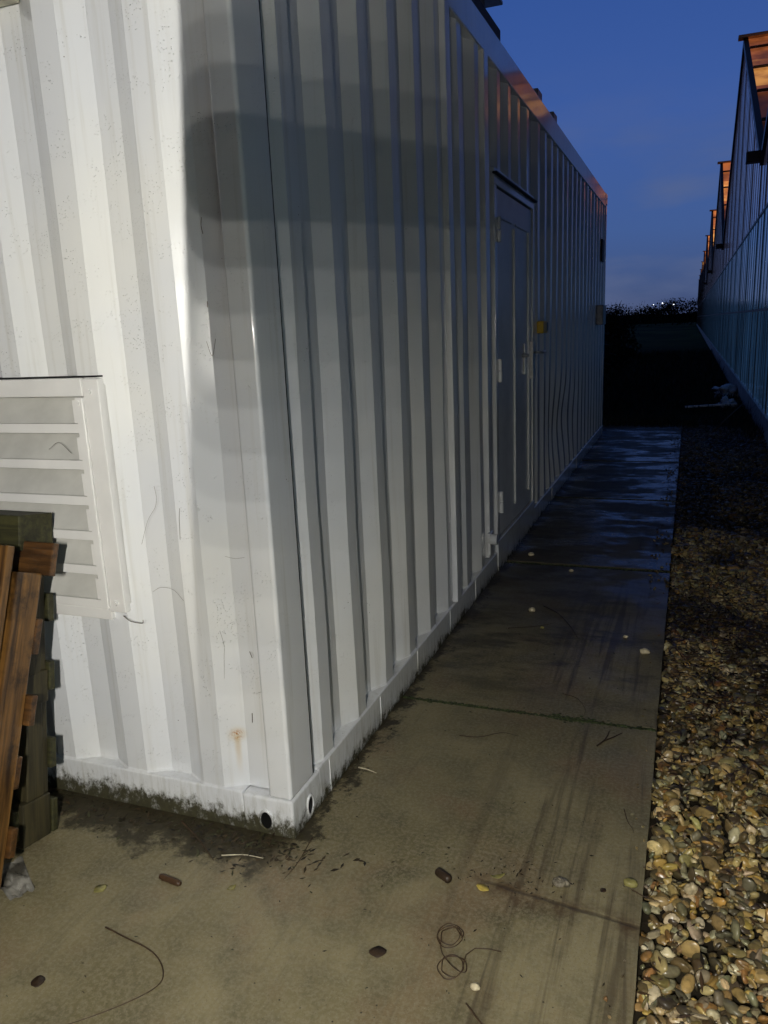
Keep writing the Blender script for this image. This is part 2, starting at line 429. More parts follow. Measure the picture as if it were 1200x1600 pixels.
# rails
def rail(name, a, bev=.006): return wnorm(box(name, PAINT, ct, *a, bev=bev, seg=3))
rail('bottom_rail', (-W + .162, -.163, -.001, .06, -.004, RT))
rail('bottom_rail', (-.06, .001, .1785, 2.63, -.004, RT))
rail('bottom_rail', (-.06, .001, 3.79, L - .179, -.004, RT))
rail('door_sill', (-.05, .006, 2.632, 3.788, -.004, .185), .004)
for yy in (.253, .70, 1.13, 1.62, 2.1, 4.6, 6.1): box('seam_weld', PAINT, ct, .0005, .0035, yy, yy + .004, .0, RT - .006)
rail('top_rail', (-.07, .003, .179, L - .179, 2.742, H))
rail('top_rail', (-W + .163, -.163, -.003, .07, 2.76, H))
# bent bottom lip of the corrugated plates
def lip(name, prof, side, z):
    V = []; F = []
    for i, (s, d) in enumerate(prof):
        for (o_, zz) in ((-.0025, 0), (.004, .006)):
            V.append((s, d + o_ - .002, z + zz) if side == 'end' else (-(d + o_ - .002), s, z + zz))
    for i in range(len(prof) - 1): F.append((2 * i, 2 * i + 2, 2 * i + 3, 2 * i + 1))
    link(name, mesh_of(V, F), PAINT, ct)
lip('weld_bead', prof, 'end', RT); lip('weld_bead', p1, 'side', RT)
box('floor_pan', ROOFDARK, ct, -W + .03, -.045, .05, L - .05, .02, .1)
box('roof', PAINT, ct, -W + .05, -.045, .05, L - .05, 2.84, 2.886)
box('far_wall', PAINT, ct, -W + .05, -.05, L - .06, L - .02, .1, 2.85)
box('left_wall', PAINT, ct, -W + .01, -W + .04, .05, L - .05, .1, 2.85)
# vertical joint strips with rust-chipped edges
for (a, b, x1, z0, z1) in ((1.715, 1.79, .014, RT + .004, 2.742), (2.40, 2.49, .010, RT + .03, 2.742)):
    wnorm(box('joint_strip', PAINT, ct, -.044, x1, a, b, z0, z1, bev=.006, seg=4))
for zz in (.16, .22, .36, .52, .9, 1.12, 1.33, 2.1, 2.3, 2.6):
    b = MB()
    for k in range(1):
        q = zz + random.uniform(-.05, .05); w = random.uniform(.003, .008)
        b.box(-.03 + random.uniform(-.008, .01), -.03 + random.uniform(.012, .02), 1.7125, 1.716, q, q + w * 2.5, bev=.001)
    b.build('paint_chip', ROOFDARK, ct)
# door
d = box('side_door', DOORPAINT, ct, -.030, -.006, 2.70, 3.745, .20, 2.15, bev=.004, seg=2)
def dpart(name, mat, *a, **k): return box(name, mat, d, *a, **k)
dpart('door_rib', DOORPAINT, -.010, .006, 3.145, 3.165, .30, 1.98, bev=.004, seg=2)
dpart('door_rib', DOORPAINT, -.010, .006, 3.60, 3.62, .30, 2.0, bev=.004, seg=2)
dpart('door_rib', DOORPAINT, -.010, .002, 2.79, 3.10, 2.0, 2.012, bev=.002)
dpart('door_rib', DOORPAINT, -.010, .002, 3.2, 3.58, 2.0, 2.012, bev=.002)
box('door_frame', PAINT, ct, -.04, .002, 2.633, 2.692, .186, 2.16, bev=.004, seg=2)
box('door_frame', PAINT, ct, -.04, .004, 3.752, 3.80, .186, 2.16, bev=.004, seg=2)
box('door_frame', PAINT, ct, -.04, .002, 2.633, 3.80, 2.161, 2.243, bev=.004, seg=2)
box('drip_strip', ROOFDARK, ct, -.006, .022, 2.62, 3.82, 2.208, 2.220, bev=.003)
for z in (1.93, 1.17, .405):
    b = MB(); b.cyl((.010, 2.705, z - .062), (.010, 2.705, z - .002), .012); b.cyl((.010, 2.701, z + .003), (.010, 2.701, z + .066), .012)
    b.box(-.008, .004, 2.68, 2.74, z - .05, z + .05, bev=.002)
    b.build('hinge', PAINT, d)
dpart('lock_plate', STEEL, -.006, .022, 3.66, 3.715, 1.06, 1.31, bev=.004, seg=2)
dpart('lock_plate', STEEL, -.006, .006, 3.46, 3.50, 1.10, 1.30, bev=.004, seg=2)
b = MB(); b.cyl((.02, 3.69, 1.235), (.075, 3.69, 1.235), .009); b.cyl((.07, 3.69, 1.235), (.07, 3.85, 1.23), .009); b.build('door_handle', STEEL, d, True)
b = MB(); b.cyl((-.006, 3.42, 1.225), (.035, 3.42, 1.225), .012); b.build('key_cylinder', STEEL, d, True)
# pipe stub clamp at the foot of the joint strip
b = MB(); b.cyl((.004, 2.395, .262), (.055, 2.395, .262), .030, 20); b.box(.0, .02, 2.37, 2.45, .17, .30, bev=.003); b.build('drain_stub', PAINT, ct)
# yellow lock box
kb = MB().box(-.004, .045, 3.93, 4.11, 1.355, 1.44, bev=.008, seg=2).build('lock_box', YELLOW, ct)
b = MB().box(.0, .03, 4.115, 4.20, 1.36, 1.435, bev=.012, seg=3); b.build('lock_box_cover', YELLOW, kb)
MB().cyl((.028, 4.155, 1.40), (.036, 4.155, 1.40), .024, 20).build('keyhole_cover', BLACKPL, kb); box('lock_hasp', BLACKPL, kb, .0455, .048, 4.06, 4.10, 1.37, 1.43)
box('junction_box', GREYMETAL, ct, -.01, .07, 7.75, 8.05, 1.38, 1.60, bev=.006, seg=2)
box('door_bracket', ROOFDARK, ct, -.005, .012, 8.1, 8.3, 2.1, 2.35, bev=.004)
for y0 in (4.02, 4.68): box('lifting_lug', GREYMETAL, ct, -.10, -.012, y0, y0 + .16, 2.887, 2.962, bev=.004)
# plate edge at the top left of the end wall
box('cover_plate', simple('aged_plate', (.36, .35, .27), .5, 0, .3, 30), ct, -1.3, -.618, -.012, .02, 2.275, 2.7, bev=.003)
# louvre vent
lv = MB()
X0, X1, Z0, Z1 = -1.30, -.494, .650, 1.328
YF = -.014
lv.box(X1 - .055, X1, YF, .03, Z0, Z1, bev=.003, seg=2); lv.box(X0, X0 + .055, YF, .03, Z0, Z1, bev=.003)
lv.box(X0 + .0555, X1 - .0555, YF - .002, .03, Z1 - .048, Z1 + .003, bev=.003, seg=2); lv.box(X0 + .0555, X1 - .0555, YF + .004, .03, Z0 - .028, Z0 + .006, bev=.003, seg=2)
vent = lv.build('louvre_vent', LOUVRE, ct)
b = MB(); b.box(X1 - .082, X1 - .056, YF - .006, YF + .02, Z0 + .008, Z1 - .05, bev=.002); b.build('inner_frame', LOUVRE, vent)
for i in range(6):
    z = 1.190 - .104 * i
    V = []; x0, x1 = X0 + .056, X1 - .083
    prf = ((YF + .002, z - .012), (YF + .002, z + .013), (YF + .008, z + .016), (.066, z + .108), (.068, z + .104), (YF + .010, z + .009), (YF + .006, z - .012))
    for x in (x0, x1):
        for (y, zz) in prf: V.append((x, y, zz))
    n = len(prf); F = [(k, (k + 1) % n, (k + 1) % n + n, k + n) for k in range(n)] + [tuple(range(n))[::-1], tuple(range(n, 2 * n))]
    link('louvre_blade', mesh_of(V, F), BLADE, vent)
    box('blade_lip', LOUVRE, vent, x0 + .001, x1 - .001, YF - .001, YF + .0015, z - .012, z + .014, bev=.0005)
    box('blade_bracket', LOUVRE, vent, x1 - .014, x1 + .001, YF + .001, YF + .004, z + .016, z + .080)
box('gap_shade', DARKGAP, vent, X0, X1, -.012, .012, Z1 + .0035, Z1 + .008)  # black strip drawn for the gap shadow above the vent frame
box('backing_plate', BLADE, vent, X0 + .05, X1 - .05, .069, .073, Z0, Z1)
for (x, z) in ((X1 - .07, Z1 - .065), (X1 - .03, Z1 - .035), (X1 - .03, Z0 + .03)):
    MB().cyl((x, YF - .009, z), (x, YF + .004, z), .007, 12).build('rivet', LOUVRE, vent)
# hairs and scratches on the end wall: cobweb strands
def strand(pts, r=.0007): tube('cobweb_strand', smooth_path(pts, 18), r * .6, TWIG, ct, 5, False)
strand([(-.42, .0, .86), (-.39, .0, .93), (-.36, .0, .97), (-.352, .0, 1.0), (-.357, .002, 1.03)])
strand([(-.29, .003, .88), (-.285, .002, .94), (-.28, .002, .97)], .0009)
strand([(-.205, .020, .63), (-.192, .022, .57), (-.196, .022, .53), (-.203, .020, .44)], .0006)
strand([(-.175, .038, 1.44), (-.16, .038, 1.385), (-.152, .038, 1.38), (-.14, .038, 1.42)], .0009)
strand([(-.17, .035, .83), (-.14, .038, .825), (-.11, .038, .83)], .0006)
strand([(-.4, .0, .72), (-.37, .0, .735), (-.33, .002, .73), (-.30, .003, .70)], .0006)
strand([(-.70, -.01, 1.13), (-.66, -.01, 1.15), (-.62, -.01, 1.12)], .0010)
strand([(-.13, .036, .33), (-.128, .036, .36)], .0016); strand([(-.095, -.001, .57), (-.088, -.002, .552)], .0016)
strand([(-.156, .038, 1.50), (-.155, .038, 1.515)], .0016); strand([(-.15, .038, 1.68), (-.153, .038, 1.70), (-.15, .038, 1.72)], .0014)
# debris caught on the louvre
strand([(-.50, -.02, .645), (-.47, -.025, .632), (-.435, -.02, .628), (-.43, -.02, .638)], .0018)
# roof unit
ru = thing('roof_vent_unit', 'grey box with an overhanging lid on the roof edge of the white container', 'roof unit', (-.6, 1.7, 2.89))
box('base_frame', ROOFDARK, ru, -.45, .592, -1.2, 1.16, .005, .070)
box('housing', GREYMETAL, ru, -.4, .56, -1.2, .95, .071, .30, bev=.006)
box('lid', GREYMETAL, ru, -.45, .62, -1.25, 1.10, .168, .186, bev=.003)

# ------------------------------------------------------------------ ground, path, gravel
def structure(name, o): o.name = name; return tag(o, kind='structure')
def ground_sheet():
    b = bmesh.new(); bmesh.ops.create_grid(b, x_segments=60, y_segments=60, size=1)
    for v in b.verts:
        r = math.hypot(v.co.x, v.co.y)
        v.co = Vector((math.copysign(abs(v.co.x) ** 2.2, v.co.x) * 600, math.copysign(abs(v.co.y) ** 2.2, v.co.y) * 600, -.075))
    me = bpy.data.meshes.new('ground'); b.to_mesh(me); b.free()
    n = NT('field_grass'); x, y, z = n.xyz()
    f = n.noise(scale=1.2, detail=6, rough=.7)
    far = n.rng(y, 24, 60)
    col = n.mix(n.rng(f, .3, .7), (.006, .006, .003), (.018, .017, .008))
    col = n.mix(far, col, n.mix(n.rng(n.noise(n.map(n.P(), (.15, .04, 1)), 1, 4), .4, .6), (.040, .070, .020), (.075, .115, .032)))
    n.base(col, .95, 0, .05, n.bump(n.noise(scale=9, detail=5, rough=.8), .8, .05))
    return structure('ground', link('ground', me, n.m))
ground_sheet()
structure('gravel_bed', box('gravel_bed', SOIL, None, .90, 1.93, -4, 11.2, -.14, -.045))
# slabs
yj = [-4.5, .937, 2.845, 4.76, 6.605, 8.42, 9.92]
sl = MB()
for i, (a, b_) in enumerate(zip(yj[:-1], yj[1:])):
    x0 = -5 if i == 0 else -2.6
    bb = bmesh.new(); x1 = .958 - .002 * i
    nx, ny = 2, 40
    # jagged front/back edges: a strip polygon
    pts = []
    def jag(y, x, s): return y + (.016 if s in (2, 3, 4) else -.016 if s in (21, 22, 23, 24) else 0) + .006 * noise.noise(Vector((x * 9, s * 7, 0))) + .0025 * noise.noise(Vector((x * 40, s, 0)))
    xsn = [x0 + (x1 - x0) * k / 160 for k in range(161)]
    for x in xsn: pts.append((x, jag(a + .010, x, i)))
    ysn = [a + .01 + (b_ - a - .02) * k / 60 for k in range(1, 60)]
    for y in ysn: pts.append((x1 + .003 * noise.noise(Vector((y * 6, 3, 1))) + .0015 * noise.noise(Vector((y * 40, 3, 1))), y))
    for x in reversed(xsn): pts.append((x, jag(b_ - .010, x, i + 20)))
    vs = [bb.verts.new((x, y, 0)) for x, y in pts]; f = bb.faces.new(vs)
    r = bmesh.ops.extrude_face_region(bb, geom=[f]); bmesh.ops.translate(bb, vec=(0, 0, -.12), verts=[v for v in r['geom'] if isinstance(v, bmesh.types.BMVert)])
    sl.add(bb, Matrix.Translation((0, 0, -.0005 * (i % 2))))
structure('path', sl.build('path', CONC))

def blob_base(sub):
    b = bmesh.new(); bmesh.ops.create_icosphere(b, subdivisions=sub, radius=1)
    v = np.array([x.co[:] for x in b.verts]); f = np.array([[q.index for q in x.verts] for x in b.faces]); b.free(); return v, f
def fast_mesh(name, V, F, C=None, smooth=True):
    me = bpy.data.meshes.new(name); nv, nf, k = len(V), len(F), F.shape[1]
    me.vertices.add(nv); me.vertices.foreach_set('co', V.astype(np.float32).ravel())
    me.loops.add(nf * k); me.loops.foreach_set('vertex_index', F.astype(np.int32).ravel())
    me.polygons.add(nf); me.polygons.foreach_set('loop_start', np.arange(0, nf * k, k, dtype=np.int32))
    me.update(calc_edges=True)
    if C is not None:
        a = me.color_attributes.new('Col', 'FLOAT_COLOR', 'POINT'); a.data.foreach_set('color', np.concatenate([C, np.ones((nv, 1))], 1).astype(np.float32).ravel())
    if smooth: me.shade_smooth()
    return me
def rotm(n):
    q = rng.normal(size=(n, 4)); q /= np.linalg.norm(q, axis=1)[:, None]; w, x, y, z = q.T
    return np.stack([1 - 2 * (y * y + z * z), 2 * (x * y - z * w), 2 * (x * z + y * w), 2 * (x * y + z * w), 1 - 2 * (x * x + z * z), 2 * (y * z - x * w), 2 * (x * z - y * w), 2 * (y * z + x * w), 1 - 2 * (x * x + y * y)], 1).reshape(n, 3, 3)
PAL = np.array([(.50, .42, .22), (.60, .55, .40), (.34, .26, .12), (.44, .31, .10), (.22, .17, .09), (.11, .085, .05), (.16, .16, .12), (.27, .25, .18), (.38, .36, .28), (.07, .06, .045), (.30, .17, .07), (.62, .52, .30), (.48, .36, .16)])
PW = np.array([1.4, .9, 1.8, 1.2, 1.9, 1.9, 1.2, 1.3, 1.1, 1.1, .9, .5, 1.0]); PW = PW / PW.sum()
def pebbles(n, x0, x1, y0, y1, rmin, rmax, sub, zlo, zhi, shade=1):
    bv, bf = blob_base(sub); nb = len(bv)
    P = np.stack([rng.uniform(x0, x1, n), rng.uniform(y0, y1, n), rng.uniform(zlo, zhi, n)], 1)
    r = rmin + (rmax - rmin) * rng.beta(1.3, 3.0, n)
    S = np.stack([r * rng.uniform(1.0, 1.6, n), r * rng.uniform(.75, 1.05, n), r * rng.uniform(.32, .7, n)], 1)
    RM = rotm(n); tilt = rng.uniform(size=n) < .55
    # most lie flat-ish: rotate about z with a small tilt
    a = rng.uniform(0, 2 * math.pi, n); t = rng.normal(0, .45, n); ca, sa, ct_, st_ = np.cos(a), np.sin(a), np.cos(t), np.sin(t)
    FL = np.stack([ca, -sa * ct_, sa * st_, sa, ca * ct_, -ca * st_, 0 * a, st_, ct_], 1).reshape(n, 3, 3)
    RM = np.where(tilt[:, None, None], FL, RM)
    # lumpy: two random low-frequency waves per stone
    k1 = rng.normal(size=(n, 3)) * 1.6; ph = rng.uniform(0, 6, n)
    lump = 1 + .2 * np.sin(bv @ k1.T + ph).T[:, :, None] + .11 * np.sin(bv @ (rng.normal(size=(n, 3)) * 3).T + ph).T[:, :, None]
    V = np.einsum('nij,nvj->nvi', RM, bv[None] * lump * S[:, None, :]) + P[:, None, :]
    F = (bf[None] + (np.arange(n) * nb)[:, None, None]).reshape(-1, 3)
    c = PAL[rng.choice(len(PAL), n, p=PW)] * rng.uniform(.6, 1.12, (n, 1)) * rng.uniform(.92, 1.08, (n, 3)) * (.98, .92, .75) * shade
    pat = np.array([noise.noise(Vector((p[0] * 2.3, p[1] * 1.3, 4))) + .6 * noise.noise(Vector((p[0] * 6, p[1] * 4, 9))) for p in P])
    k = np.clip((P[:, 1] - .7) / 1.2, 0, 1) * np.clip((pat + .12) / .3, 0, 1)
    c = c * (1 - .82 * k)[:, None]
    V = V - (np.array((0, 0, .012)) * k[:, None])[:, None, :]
    C = np.repeat(c, nb, 0)
    return V.reshape(-1, 3), F, C
def merge(parts):
    off = 0; V = []; F = []; C = []
    for v, f, c in parts: V.append(v); F.append(f + off); C.append(c); off += len(v)
    return np.concatenate(V), np.concatenate(F), np.concatenate(C)
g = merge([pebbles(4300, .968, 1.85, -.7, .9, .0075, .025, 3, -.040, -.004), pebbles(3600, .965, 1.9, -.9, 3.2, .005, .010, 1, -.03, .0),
           pebbles(9000, .968, 1.92, .9, 4.0, .0075, .025, 2, -.040, -.004, .85), pebbles(9000, .968, 1.93, 4.0, 9.6, .010, .028, 1, -.040, -.002, .28),  # farther pebbles coloured darker, painting in the fade into the dark
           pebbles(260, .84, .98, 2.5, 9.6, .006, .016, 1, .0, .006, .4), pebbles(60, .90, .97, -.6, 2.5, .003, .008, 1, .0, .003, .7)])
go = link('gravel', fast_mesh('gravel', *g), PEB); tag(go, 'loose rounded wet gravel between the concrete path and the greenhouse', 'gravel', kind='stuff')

# leaf litter flakes and thin stems
def flakes(n, spots, smin, smax, cols, z=.002, long=1.5):
    V = []; F = []; C = []
    for i in range(n):
        fx = spots[rng.integers(len(spots))]; x, y = fx(); s = rng.uniform(smin, smax); a = rng.uniform(0, 6.28)
        u = np.array([math.cos(a), math.sin(a), rng.normal(0, .2)]) * s * long * rng.uniform(.6, 1.5); v = np.array([-math.sin(a), math.cos(a), rng.normal(0, .25)]) * s * .6
        c = np.array([x, y, z + rng.uniform(0, .006)]); b = len(V)
        V += [c - u, c - v * .9 - u * .2, c + u, c + v - u * .1]; V[-4:] = [np.maximum(q, (-99, -99, c[2] - .0015)) for q in V[-4:]]
        F.append((b, b + 1, b + 2, b + 3)); col = np.array(cols[rng.integers(len(cols))]) * rng.uniform(.6, 1.3); C += [col] * 4
    return fast_mesh('f', np.array(V), np.array(F), np.array(C), False)
DC = [(.020, .013, .006), (.035, .022, .010), (.012, .009, .005), (.055, .036, .016), (.04, .040, .015)]
endside = lambda: (-rng.uniform(-.03, 1.0), -abs(rng.normal(0, .055)) - .012)
cornersp = lambda: (rng.normal(-.12, .13), -abs(rng.normal(0, .06)) - .03)
sideside = lambda: (abs(rng.normal(0, .022)) + .008, rng.uniform(-.03, 6))
jn = lambda: (rng.uniform(.3, .95), .937 + rng.normal(0, .02))
mess = lambda: (rng.normal(.62, .1), rng.normal(.03, .05))
slabany = lambda: (rng.uniform(-.4, .95), rng.uniform(-.8, 3))
me = flakes(900, [endside, endside, endside, cornersp, cornersp, sideside], .002, .0075, DC)
tag(link('leaf_litter', me, LITTER), 'dark crumbs of rotted leaf litter along the foot of the container', 'leaf litter', kind='stuff')
me = flakes(520, [mess, slabany, slabany, slabany, jn], .0009, .0042, DC)
tag(link('grit', me, LITTER), 'dark grit and crumbs scattered over the concrete path', 'grit', kind='stuff')
gravlit = lambda: (rng.uniform(.97, 1.9), rng.uniform(-.3, 3.8))
gravlit2 = lambda: (rng.uniform(.97, 1.75), rng.normal(1.75, .55))
farlit = lambda: (rng.uniform(.80, 1.9), rng.uniform(2, 9.6))
faredge = lambda: (.955 + rng.normal(0, .06), rng.uniform(3.5, 9.8))
V = flakes(5200, [gravlit, gravlit2, gravlit2, gravlit2, farlit, farlit, faredge], .002, .008, [(.06, .03, .014), (.035, .018, .009), (.09, .05, .022), (.02, .014, .008)], .006, 3.2)
tag(link('gravel_litter', V, LITTER), 'brown dead leaves and stems lying on the gravel', 'leaf litter', kind='stuff')
# moss in the joints
def moss():
    V = []; F = []; C = []; bv, bf = blob_base(1)
    parts = []
    for j, (yy, xa, cnt, w) in enumerate(((.937, .0, 900, .010), (2.845, .0, 260, .012), (4.76, 0, 160, .012), (6.605, 0, 120, .012))):
        n = cnt; nb = len(bv)
        x = rng.uniform(xa, .955, n)
        if j == 0: x[:160] = rng.normal(.66, .035, 160)
        y = yy + rng.normal(0, w * .55, n); y[:160] += rng.normal(0, .012, 160) if j == 0 else 0
        r = rng.uniform(.002, .0065, n)
        Vv = bv[None] * (r[:, None, None] * np.array((1.6, 1.2, .7))) + np.stack([x, y, -.003 + 0 * x + r * .2], 1)[:, None, :]
        Ff = (bf[None] + (np.arange(n) * nb)[:, None, None]).reshape(-1, 3)
        c = np.array([(.030, .042, .010)]) * rng.uniform(.4, 1.9, (n, 1)); parts.append((Vv.reshape(-1, 3), Ff, np.repeat(c, nb, 0)))
    v, f, c = merge(parts); return fast_mesh('moss', v, f, c)
tag(link('moss', moss(), LITTER), 'dark green moss filling the joints between the path slabs', 'moss', kind='stuff')
structure('joint_fill', box('joint_fill', SOIL, None, -2.5, .94, .5, 9.9, -.10, -.012))
# grass blades beyond the path
def grass(n, xa, xb, ya, yb, hmin, hmax, colr):
    x = rng.uniform(xa, xb, n); y = rng.uniform(ya, yb, n); h = rng.uniform(hmin, hmax, n); a = rng.uniform(0, 6.28, n); w = rng.uniform(.002, .005, n) * (1 + y / 14)
    b = np.stack([x, y, 0 * x - .075], 1); d = np.stack([np.cos(a), np.sin(a), 0 * a], 1); l = rng.normal(0, .35, (n, 2)) * h[:, None]
    m = b + np.stack([l[:, 0] * .4, l[:, 1] * .4, h * .6], 1); t = b + np.stack([l[:, 0], l[:, 1], h], 1)
    V = np.stack([b - d * w[:, None], b + d * w[:, None], m + d * w[:, None] * .7, m - d * w[:, None] * .7, t, t + d * .0008], 1).reshape(-1, 3)
    k = (np.arange(n) * 6)[:, None]; F = np.concatenate([np.array([[0, 1, 2, 3]]) + k, np.array([[3, 2, 5, 4]]) + k])
    c = np.array(colr) * rng.uniform(.5, 1.5, (n, 1)); return V, F, np.repeat(c, 6, 0)
gv = merge([grass(2200, -.3, 1.15, 9.45, 10.1, .05, .24, (.016, .02, .008)), grass(9000, -3, 1.75, 9.80, 18, .05, .22, (.008, .010, .004)), grass(9000, -4, 1.8, 18, 34, .08, .3, (.010, .014, .005)),
            grass(260, .96, 1.2, 1, 9.5, .02, .07, (.02, .026, .008)), grass(1500, 1.2, 1.88, 8.8, 14, .04, .16, (.012, .014, .006))])
tag(link('grass', fast_mesh('grass', *gv, smooth=False), GRASS), 'rough dark grass beyond the end of the path', 'grass', kind='stuff')

# ------------------------------------------------------------------ greenhouse
GX = 1.9; S = 16.0; G0 = -4.2; NS = 10; ZG = 3.62; ZR = 7.5
gh = thing('greenhouse', 'long blue greenhouse with gabled spans and orange lit roof panes right of the path', 'greenhouse', (GX, G0, 0))
for i in range(NS):
    a = i * S; zc = .24
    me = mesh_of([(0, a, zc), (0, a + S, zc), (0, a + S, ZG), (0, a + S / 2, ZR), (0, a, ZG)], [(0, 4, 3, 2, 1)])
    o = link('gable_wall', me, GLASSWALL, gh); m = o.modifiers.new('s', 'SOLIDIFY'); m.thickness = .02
    # glazing bars as one pattern part per gable
    b = MB(); y = a + .27
    k = 0
    while y < a + S:
        top = ZG + (ZR - ZG) * (1 - abs(y - a - S / 2) / (S / 2))
        w = .028 if k % 4 else .05
        b.box(-.006 if k % 4 else -.012, -.001, y, y + w, zc, top - .06); y += .53; k += 1
    b.build('glazing_bars', GHFRAME, gh)
    b = MB()
    for z in (1.46, 2.82): b.box(-.014, -.0005, a + .05, a + S - .05, z, z + .035)
    b.build('horizontal_rail', GHFRAME, gh)
    # verge trims
    for s in (0, 1):
        y0, y1 = (a, a + S / 2) if s == 0 else (a + S / 2, a + S); z0, z1 = (ZG, ZR) if s == 0 else (ZR, ZG)
        V = [(x, y, z + dz) for x in (-.05, .05) for (y, z) in ((y0, z0), (y1, z1)) for dz in (-.08, .05)]
        link('verge_trim', mesh_of(V, [(0, 2, 3, 1), (4, 5, 7, 6), (0, 1, 5, 4), (2, 6, 7, 3), (0, 4, 6, 2), (1, 3, 7, 5)]), GHFRAME, gh)
        V = [(.05, y0, z0 + .02), (24, y0, z0 + .02), (24, y1, z1 + .02), (.05, y1, z1 + .02)]
        o = link('roof_slope', mesh_of(V, [(0, 1, 2, 3)]), GLASSROOF, gh); m = o.modifiers.new('s', 'SOLIDIFY'); m.thickness = .03
        if s == 0:
            b = MB(); ang = math.atan2(ZR - ZG, S / 2); ln = math.hypot(ZR - ZG, S / 2)
            Mx = Matrix.Translation((0, a, ZG + .03)) @ Matrix.Rotation(ang, 4, 'X')
            for k in range(13): b.box(.6 + k * 1.25, .66 + k * 1.25, 0, ln, 0, .05, M=Mx)
            for k in range(1, 5): b.box(.05, 16, ln * k / 4.6, ln * k / 4.6 + .05, 0, .045, M=Mx)
            b.build('roof_bars', GHFRAME, gh)
    box('ridge_cap', GHTRIM, gh, -.16, 24, a + S / 2 - .12, a + S / 2 + .12, ZR + .03, ZR + .10, bev=.01)
    if i: box('gutter', GHFRAME, gh, -.24, 24, a - .10, a + .10, ZG - .03, ZG + .12, bev=.01)
    box('plinth', PLINTH, gh, -.03, .12, a, a + S, -.14, .236)
# debris at the foot of the greenhouse
def lumpy(name, mat, loc, s, label, cat, seed, sub=3, amp=.35, group=None):
    b = bmesh.new(); bmesh.ops.create_icosphere(b, subdivisions=sub, radius=1)
    for v in b.verts:
        k = 1 + amp * noise.noise(v.co * 1.7 + Vector((seed, 0, 0))) + amp * .5 * noise.noise(v.co * 4 + Vector((seed, 3, 0)))
        v.co = Vector((v.co.x * s[0], v.co.y * s[1], v.co.z * s[2])) * k
    me = bpy.data.meshes.new(name); b.to_mesh(me); b.free(); o = link(name, me, mat, None, True); o.location = loc
    return tag(o, label, cat, group)
lumpy('plastic_sheet', WHITEBOARD, (1.66, 14.6, .02), (.22, .5, .10), 'pale crumpled sheet on the ground against the greenhouse plinth, farther of two', 'plastic sheet', 3, 4, .8)
lumpy('plastic_sheet', WHITEBOARD, (1.62, 12.3, .02), (.12, .3, .09), 'small pale crumpled sheet behind the white board by the greenhouse', 'plastic sheet', 9, 4, .8)
o = box('white_board', WHITEBOARD, None, -.38, .38, -.05, .05, -.012, .012, bev=.003); o.location = (1.35, 11.7, .05); o.rotation_euler = (0, R(-3), R(4))
tag(o, 'narrow pale board lying on the grass by the greenhouse wall', 'board')
o = tube('stick', [(1.32, 8.9, .0), (1.5, 9.4, .12), (1.70, 9.9, .25)], .012, TWIG); tag(o, 'slanting stick leaning on the greenhouse plinth', 'stick')
for k in range(5):
    x, y = ((1.70, 9.9), (1.78, 9.1), (1.62, 9.5), (1.74, 10.7), (1.80, 8.5))[k]
    lb = ('dark weed clump tallest at the greenhouse foot beside the slanting stick', 'dark weed clump at the greenhouse foot nearest but one to the camera', 'low dark weed clump in front of the slanting stick', 'dark weed clump at the greenhouse foot between the stick and white board', 'nearest dark weed clump at the greenhouse foot')[k]
    v, f, c = grass(70, -.12, .12, -.15, .15, .12, .42 if k == 0 else .25, (.012, .012, .008)); v = v + np.array((0, 0, .03))
    o = link('weed', fast_mesh('weed', v, f, c, False), GRASS); o.location = (x, y, 0); tag(o, lb, 'weed', 'weeds at the greenhouse foot')

# ------------------------------------------------------------------ far trees, hedge, lights
def leafy(name, loc, w, h, dpt, label, seed, cat='bush', n=1500, twigs=6, group='bushes and trees on the horizon'):
    t = thing(name, label, cat, loc, group=group); rg = np.random.default_rng(seed)
    cl = rg.normal(size=(14, 3)) * (w * .42, dpt * .4, h * .17) + (0, 0, h * .5); cl[:, 2] = np.clip(cl[:, 2], h * .2, h * .85); cl[:, 0] = np.clip(cl[:, 0], -w * .4, w * .36)
    c = cl[rg.integers(0, 14, n)] + rg.normal(size=(n, 3)) * (w * .09, dpt * .13, h * .10); c[:, 2] = np.clip(c[:, 2], 0, h)
    s = rg.uniform(.03, .075, n) * max(h, 1.2) * .75; a = rg.normal(size=(n, 3)); a /= np.linalg.norm(a, axis=1)[:, None]; b = np.cross(a, rg.normal(size=(n, 3))); b /= np.linalg.norm(b, axis=1)[:, None]
    V = np.stack([c - a * s[:, None], c - b * s[:, None] * .6, c + a * s[:, None], c + b * s[:, None] * .6], 1).reshape(-1, 3); F = np.arange(n * 4).reshape(n, 4)
    link('crown', fast_mesh('crown', V, F, None, False), BUSH, t)
    b_ = MB(); b_.cyl((0, 0, 0), (rg.normal(0, .05) * h, 0, h * .55), .035 * h, 7, .015 * h); b_.build('trunk', BARK, t)
    for k in range(twigs):
        x = rg.uniform(-.45, .45) * w; tp = h * rg.uniform(.95, 1.25)
        tube('twig', [(x * .7, 0, h * .4), (x * .9 + rg.normal(0, .03) * h, 0, h * .75), (x + rg.normal(0, .06) * h, 0, tp)], .010 * h, BARK, t, 5)
    return t
leafy('bush', (-.95, 11.6, -.075), 1.5, 1.45, 1.6, 'dark bush just behind the far corner of the white container', 1, n=2600, twigs=7)
leafy('bush', (-1.4, 14.5, -.075), 1.8, 1.5, 2.2, 'low dark bush behind the container, second one back', 2, n=2600, twigs=4)
leafy('bush', (-1.7, 20, -.075), 2.6, 1.55, 3, 'dark scrub left of the grass strip beyond the container', 3, n=2800, twigs=5)
leafy('bush', (-2.7, 31, -.075), 3.2, 1.9, 3.5, 'bare twigged bush below the distant white lights', 4, n=2600, twigs=9)
leafy('tree', (-9.59, 165.6, -.075), 16.1, 4.28, 9.2, 'low dark tree on the horizon under the distant lights', 5, 'tree')
